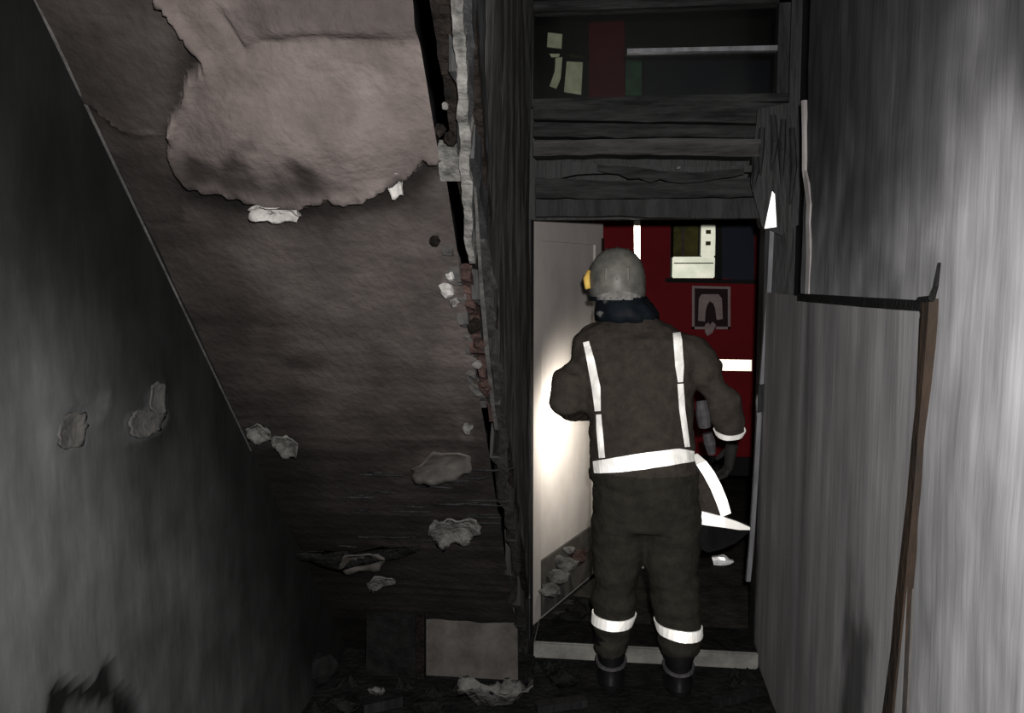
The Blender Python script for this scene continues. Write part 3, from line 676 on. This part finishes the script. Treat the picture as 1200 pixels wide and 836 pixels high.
for (x, y0, y1, Yd) in [(813, 600, 640, 3.67), (830, 603, 648, 3.68), (846, 606, 644, 3.70), (862, 611, 637, 3.72), (878, 617, 624, 3.74)]:
    a, b = B(x, y0, Yd), B(x, y1, Yd); rg.append([a, b, b + Vector((0, .05, 0)), a + Vector((0, .05, 0))])
V, Fc = loft(rg); put('tail_lining', V, Fc, 'boot', flap)
# bands round trouser legs and the right cuff
def cuff(name, c, axis, rx, h, m, n=24, sag=0.0, parent=person, reach=.4):
    c = Vector(c); axis = Vector(axis).normalized(); a = axis.cross(Vector((0, 1, 0))); a = a.normalized() if a.length > .1 else Vector((1, 0, 0)); b = axis.cross(a).normalized()
    ro = []; hs = (-.5, .5)
    def R(dirv, z):
        o = c + axis * z + dirv * reach; hit = bvh.ray_cast(o, -dirv, reach)
        return (hit[0] - c - axis * z).length if hit[0] is not None else rx
    rings = []
    for (z, ofs) in ((-h / 2, .002), (-h / 2, .008), (h / 2, .008), (h / 2, .002)):
        r = []
        for k in range(n):
            t = 2 * math.pi * k / n; dvv = a * math.cos(t) + b * math.sin(t)
            r.append(c + axis * (z + sag * dvv.y) + dvv * (min(R(dvv, z), rx * 1.25) + ofs))
        rings.append(r)
    rings.append(rings[0]); V, Fc = loft(rings, cap=False); return put(name, V, Fc, m, parent)
cuff('leg_tape', B(718, 724, 3.62), (0, 0, 1), .088, .042, 'retro', sag=.0, reach=.14)
cuff('leg_tape', B(795, 736, 3.60), (.09, 0, 1), .10, .042, 'retro', sag=.0, reach=.14)
cuff('cuff_tape', B(855, 505, 3.785), (.05, .35, -1), .058, .024, 'retro', sag=.0, reach=.085)
# boots
for (x, Y, r) in ((717, 3.62, .085), (797, 3.60, .09)):
    c = B(x, 700, Y); cx, cy = c.x, c.y
    rings = [ell((cx, cy + .04, .004), .055, .125, 20), ell((cx, cy + .04, .03), .06, .132, 20), ell((cx, cy + .038, .035), .053, .123, 20), ell((cx, cy + .03, .075), .054, .11, 20), ell((cx, cy + .015, .12), .058, .085, 20), ell((cx, cy, .18), r * .85, r * .85, 20), ell((cx, cy, .26), r * .80, r * .82, 20)]
    V, Fc = loft(rings); bt = put('boot', V, Fc, 'boot', person, smooth=True)
    V, Fc = loft([ell((cx, cy + .04, .002), .057, .128, 20), ell((cx, cy + .04, .022), .062, .135, 20)]); put('sole', V, Fc, 'rubber', bt)
    V, Fc = loft([ell((cx, cy - .012 + .03, .085), .066, .10, 20), ell((cx, cy - .012 + .03, .098), .066, .10, 20)]); put('boot_strap', V, Fc, 'grey', bt)
# hands: palm plus five fingers, gloved
def hand(c, fwd, side, up, curl, parent):
    c, fwd, side, up = Vector(c), Vector(fwd).normalized(), Vector(side).normalized(), Vector(up).normalized()
    rings = [ell(c + fwd * t, w_, d_, 12, side, up) for t, w_, d_ in ((-.045, .032, .026), (-.02, .036, .026), (.02, .044, .022), (.055, .044, .019), (.068, .036, .013))]
    V, Fc = loft(rings); parts = [(V, Fc)]
    for k, (o, ln) in enumerate(((-.032, .068), (-.011, .080), (.011, .076), (.031, .060))):
        p = c + fwd * .055 + side * o; pts = [p]; ang = 0; d = fwd.copy()
        for j, fr in enumerate((.42, .32, .26)):
            ang += curl * (1, 1.2, .8)[j]; d = fwd * math.cos(ang) - up * math.sin(ang); p = p + d * (ln * 1.15 * fr); pts.append(p)
        parts.append(tube(pts, [.0115, .0110, .0100, .0072], 8))
    p = c - side * .030 + fwd * -.012; d1 = (fwd * .55 - side * .8 - up * .35).normalized(); d2 = (fwd * .85 - side * .05 - up * .7).normalized()
    parts.append(tube([p, p + d1 * .035, p + d1 * .04 + d2 * .026, p + d1 * .04 + d2 * .052], [.015, .0135, .012, .008], 8))
    V, Fc = merge(*parts); return put('glove', V, Fc, 'glove', parent, smooth=True)
gR = hand(B(856, 533, 3.81), (-.1, .15, -1), (0, -.97, -.15), (1, 0, 0), .45, person)
hL = B(708, 485, 4.10)
gL = hand(hL, (.45, 1, -.1), (0, .05, 1), (1, 0, 0), .95, person)
# head
HC = B(726, 345, 3.86)
bm = bmesh.new(); bmesh.ops.create_uvsphere(bm, u_segments=24, v_segments=16, radius=1)
for v in bm.verts:
    x, y_, z = v.co; fx = 1 - .22 * max(0, -z) 
    q = Vector((x * .077 * fx, y_ * .098 * (1 - .1 * max(0, -z)), z * .118))
    nose = math.exp(-((x / .16) ** 2 + ((z + .12) / .2) ** 2)) * (y_ > 0); q.y += .022 * nose
    eye = sum(math.exp(-(((x - s_ * .42) / .16) ** 2 + ((z - .05) / .12) ** 2)) for s_ in (-1, 1)) * (y_ > 0); q.y -= .012 * eye
    mo = math.exp(-((x / .3) ** 2 + ((z + .52) / .05) ** 2)) * (y_ > 0); q.y -= .006 * mo
    v.co = q + HC
V, Fc = dump(bm); hd = put('head', V, Fc, 'skin', person, smooth=True)
V, Fc = tube([HC + Vector((0, -.01, -.06)), B(736, 378, 3.80)], [.058, .07], 16); put('neck', V, Fc, 'skin', hd)
for s_ in (-1, 1): lump('ear', HC + Vector((s_ * .078, -.005, 0)), .03, 'skin', hd, 3, (.4, .7, 1.0), .1)
for s_ in (-1, 1): lump('eye', HC + Vector((s_ * .031, .083, .006)), .012, 'white', hd, 3, (1, .6, .7), 0)
# helmet shell, brim, comb, rear sticker, side lamp, neck curtain
hc = B(723, 330, 3.86)
R1 = []
for k in range(9):
    a = k / 8 * 1.5; r = math.cos(a); R1.append(ell(hc + Vector((0, .0, .143 * math.sin(a))), .121 * r ** .8, .150 * r ** .8, 28))
V, Fc = loft([ell(hc + Vector((.004, 0, -.075)), .116, .142, 28), ell(hc + Vector((.002, 0, -.04)), .121, .15, 28)] + R1)
hel = put('helmet', V, Fc, 'helmet', person, smooth=True)
V, Fc = loft([ell(hc + Vector((.004, .01, -.082)), .126, .160, 28), ell(hc + Vector((.004, .01, -.066)), .128, .163, 28), ell(hc + Vector((.004, .01, -.062)), .118, .148, 28)]); put('brim', V, Fc, 'neck', hel, smooth=False)
for s_ in (-.45, 0, .45):
    pts = []
    for k in range(9):
        a = .05 + k / 8 * 3.0; pts.append(hc + Vector((.118 * s_ * .85, -.146 * math.cos(a) * (1 - .28 * s_ * s_), .143 * math.sin(a) * (1 - .28 * s_ * s_))))
    V, Fc = tube(pts, .006, 6); put('comb_ridge', V, Fc, 'helmet', hel)
rg = []
for k in range(9):
    t = -math.pi / 2 - .75 + k / 8 * 1.6
    c_ = hc + Vector((.004 + .124 * math.cos(t), .153 * math.sin(t), 0)); q = abs(k - 4) / 4
    rg.append([c_ + Vector((0, 0, -.075)), c_ + Vector((0, 0, -.034 - .022 * q)), c_ * 1 + Vector((0, .01, -.034 - .022 * q)), c_ + Vector((0, .01, -.075))])
V, Fc = loft(rg); put('rear_label', V, Fc, 'plaster', hel)
V, Fc = tube([hc + Vector((-.122, -.05, -.03)), hc + Vector((-.127, -.03, .01)), hc + Vector((-.118, -.02, .045))], [.012, .017, .010], 10); put('helmet_lamp', V, Fc, 'yellow', hel, smooth=True)
nc = B(731, 358, 3.84)
V, Fc = loft([ell(nc + Vector((-.005, 0, .035)), .100, .120, 28), ell(nc + Vector((.0, -.005, .01)), .115, .132, 28), ell(nc + Vector((.012, -.02, -.03)), .135, .140, 28), ell(nc + Vector((.015, -.02, -.065)), .130, .13, 28), ell(nc + Vector((.012, 0, -.08)), .10, .10, 28)])
for i, v in enumerate(V): V[i] = v + Vector((v.x - nc.x, v.y - nc.y, 0)) * (.07 * math.sin(i * 2.2))
put('neck_curtain', V, Fc, 'neck', hel, smooth=True)
lump('strap_buckle', B(703, 368, 3.70), .014, 'metal', hel, 2)
lump('strap_buckle', B(709, 354, 3.69), .009, 'grey', hel, 4)
# grey gear clipped at the right side
V, Fc = tube([B(822, 470, 3.70), B(824, 486, 3.69), B(826, 500, 3.70)], [.022, .03, .026], 10); gp = put('gear_pouch', V, Fc, 'grey', person)
V, Fc = tube([B(829, 508, 3.71), B(832, 520, 3.71), B(834, 532, 3.72)], [.02, .024, .016], 10); put('gear_pouch', V, Fc, 'grey', person)
# torch in the left hand
tc_ = hL + Vector((.10, .075, .0))
td = (B(664, 500, 4.25 + PDY) - tc_).normalized()
torch = root('torch', 'small black hand torch held in the left glove of the firefighter', 'torch', tc_)
V, Fc = tube([tc_ - td * .05, tc_ + td * .045, tc_ + td * .055, tc_ + td * .07], [.014, .014, .022, .022], 14); put('torch_barrel', V, Fc, 'rubber', torch)
V, Fc = tube([tc_ + td * .0701, tc_ + td * .072], [.019, .019], 14); put('torch_lens', V, Fc, 'lens', torch)
tl = bpy.data.lights.new('torch_beam', 'SPOT'); tlo = bpy.data.objects.new('torch_beam', tl); COL.objects.link(tlo)
tl.energy = 90; tl.spot_size = math.radians(150); tl.spot_blend = 1; tl.shadow_soft_size = .015; tl.color = (1, .95, .84)
tlo.location = tc_ + td * .085; tlo.rotation_euler = td.to_track_quat('-Z', 'Y').to_euler()

# ------------------------------------------------------------------ debris on the floor
def chunk(name, px, py, r, m, label, cat='debris', sq=(1, 1, .6), seed=0, Z=0, group=None):
    p = atZ(px, py, Z); o = lump(name, (0, 0, 0), r, m, None, seed, sq, label=label, cat=cat, group=group)
    zmin = min(v.co.z for v in o.data.vertices); o.location = (p.x, p.y, Z - zmin - .002 + (0)); return o
# curled pale plaster sheet at the foot of the stair
def onF(px, py): return atZ(px, py, 0)
def gflake(poly, m, label, lift, seed, grp=None, Z=0.0, cat='plaster piece'):
    return flake('plaster_piece', poly, lambda x, y: atZ(x, y, Z), m, None, lift, seed, n=(0, 0, 1), label=label, cat=cat, group=grp)
gflake([(534, 834), (542, 825), (580, 823), (590, 820), (612, 823), (626, 828), (612, 836), (572, 838)], 'plaster_d', 'curled pale plaster sheet on the floor by the foot of the stair', .085, 11)
gflake([(430, 818), (436, 815), (450, 815), (452, 819), (440, 822)], 'plaster_d', 'small pale plaster scrap on the floor by the dark closing board', .03, 12)
gflake([(640, 806), (655, 802), (680, 804), (676, 812), (650, 813)], 'ash', 'blackened plaster scrap on the floor beside the left boot', .05, 13)
# charred planks lying about
for i, (a, b, wd, hgt, lab) in enumerate([((425, 836), (470, 826), .02, .04, 'charred plank lying low before the dark closing board'), ((628, 834), (686, 826), .025, .03, 'charred plank lying on the floor beside the left boot'), ((838, 828), (884, 814), .022, .03, 'charred plank lying on the floor against the right wall')]):
    p, q = atZ(*a), atZ(*b); t = (q - p).normalized(); s_ = Vector((-t.y, t.x, 0)); n_ = 7; rings = []
    for k in range(n_):
        c = p + (q - p) * k / (n_ - 1); j = noise.noise(Vector((k, i * 5, 0))) * .01
        rings.append([c + s_ * (wd + j) , c - s_ * (wd - j), c - s_ * (wd - j) + Vector((0, 0, hgt + j)), c + s_ * (wd + j) + Vector((0, 0, hgt - j))])
    V, Fc = loft(rings); put('charred_plank', V, Fc, 'char', None, label=lab, cat='plank', group='charred planks on the hall floor')
# burnt heap under the low soffit
for i, (x, y, r, sq, lab) in enumerate([(372, 808, .085, (1, .8, .9), 'rounded charred lump against the left wall under the low soffit'), (405, 834, .06, (1.3, .8, .5), 'flat charred lump lying before the dark closing board'), (500, 838, .05, (1.3, .9, .6), 'small charred lump on the floor before the grey closing board')]):
    chunk('charred_lump', x, y, r, 'ash' if i else 'black', lab, 'debris', sq, i + 20, group='charred lumps under the soffit')
KEEP = []
for o in list(COL.objects):
    if o.name.split('.')[0] in ('charred_plank', 'plaster_piece', 'charred_lump'):
        b = [o.matrix_basis @ Vector(c) for c in o.bound_box]; c = sum(b, Vector()) / 8; c.z = 0
        n_ = 1 if o.name.startswith('charred_lump') else 5; x0, x1 = min(q.x for q in b), max(q.x for q in b)
        for k in range(n_): KEEP.append((Vector((x0 + (x1 - x0) * (k + .5) / n_, c.y, 0)), .11))
# blackened rubble carpet: uncountable crumbs
V = []; Fc = []
for i in range(900):
    x = random.uniform(XL + .05, XR - .05); y = random.uniform(2.6, YD - .2)
    if -.2 < x < .48 and y > 3.18: continue
    r = random.uniform(.006, .03) * (1.5 if x < -.3 else 1); c = Vector((x, y, r * .35)); o = len(V)
    if (y > 3.33 and x < -.36) or any((Vector((x, y, 0)) - q).length < rr_ for q, rr_ in KEEP): continue
    ang = random.uniform(0, 6.3)
    for k in range(5): V.append(c + Vector((r * math.cos(ang + k * 1.257) * random.uniform(.6, 1.2), r * math.sin(ang + k * 1.257) * random.uniform(.6, 1.2), -r * .35)))
    V.append(c + Vector((random.uniform(-.3, .3) * r, random.uniform(-.3, .3) * r, r * random.uniform(.3, .9))))
    Fc += [(o + k, o + (k + 1) % 5, o + 5) for k in range(5)] + [(o + 4, o + 3, o + 2, o + 1, o)]
put('burnt_rubble', V, Fc, 'ash', None, label='black burnt rubble and ash strewn over the hall floor', cat='rubble', kind='stuff')
# pale rubble outside at the foot of the door leaf
for i, (x, y, r, d_) in enumerate([(657, 709, .05, .13), (667, 694, .05, .13), (677, 682, .045, .13), (686, 672, .05, .13), (645, 692, .042, .09), (654, 676, .045, .09), (664, 662, .045, .09), (675, 655, .04, .09), (656, 656, .025, .06), (667, 645, .028, .06), (646, 674, .022, .06), (682, 648, .024, .08)]):
    P = on(x, y, Vector((hx, hy, 0)) + dn * (.03 + d_), dn); low = i < 4
    if low: P.z = r * .45
    lump('rubble_lump', P, r, 'ash' if low else ('rubble_red' if i % 4 == 3 else 'plaster_d'), None, i + 40, (1.2, 1, .7), label=('blackened rubble lump in the lower heap' if low else 'scorched reddish mortar lump on the heap' if i % 4 == 3 else 'broken grey plaster lump on top of the heap') + ' against the open door leaf', cat='rubble', group='rubble by the open door')
for i, (x, y, lab) in enumerate([(846, 662, 'crumpled shiny foil scrap on the paving right of the legs'), (754, 664, 'small shiny scrap on the paving seen between the legs')]):
    p = atZ(x, y, -.02); bm = bmesh.new(); bmesh.ops.create_icosphere(bm, subdivisions=2, radius=1)
    for v in bm.verts:
        f = 1 + .8 * noise.noise(v.co * 2.5 + Vector((i * 9, 0, 3))); v.co = Vector((v.co.x * (.06 if i == 0 else .022), v.co.y * .05, v.co.z * (.03 if i == 0 else .04))) * f
        v.co += p + Vector((0, 0, .025))
    V, Fc = dump(bm); put('foil_scrap', V, Fc, 'white', None, label=lab, cat='scrap')
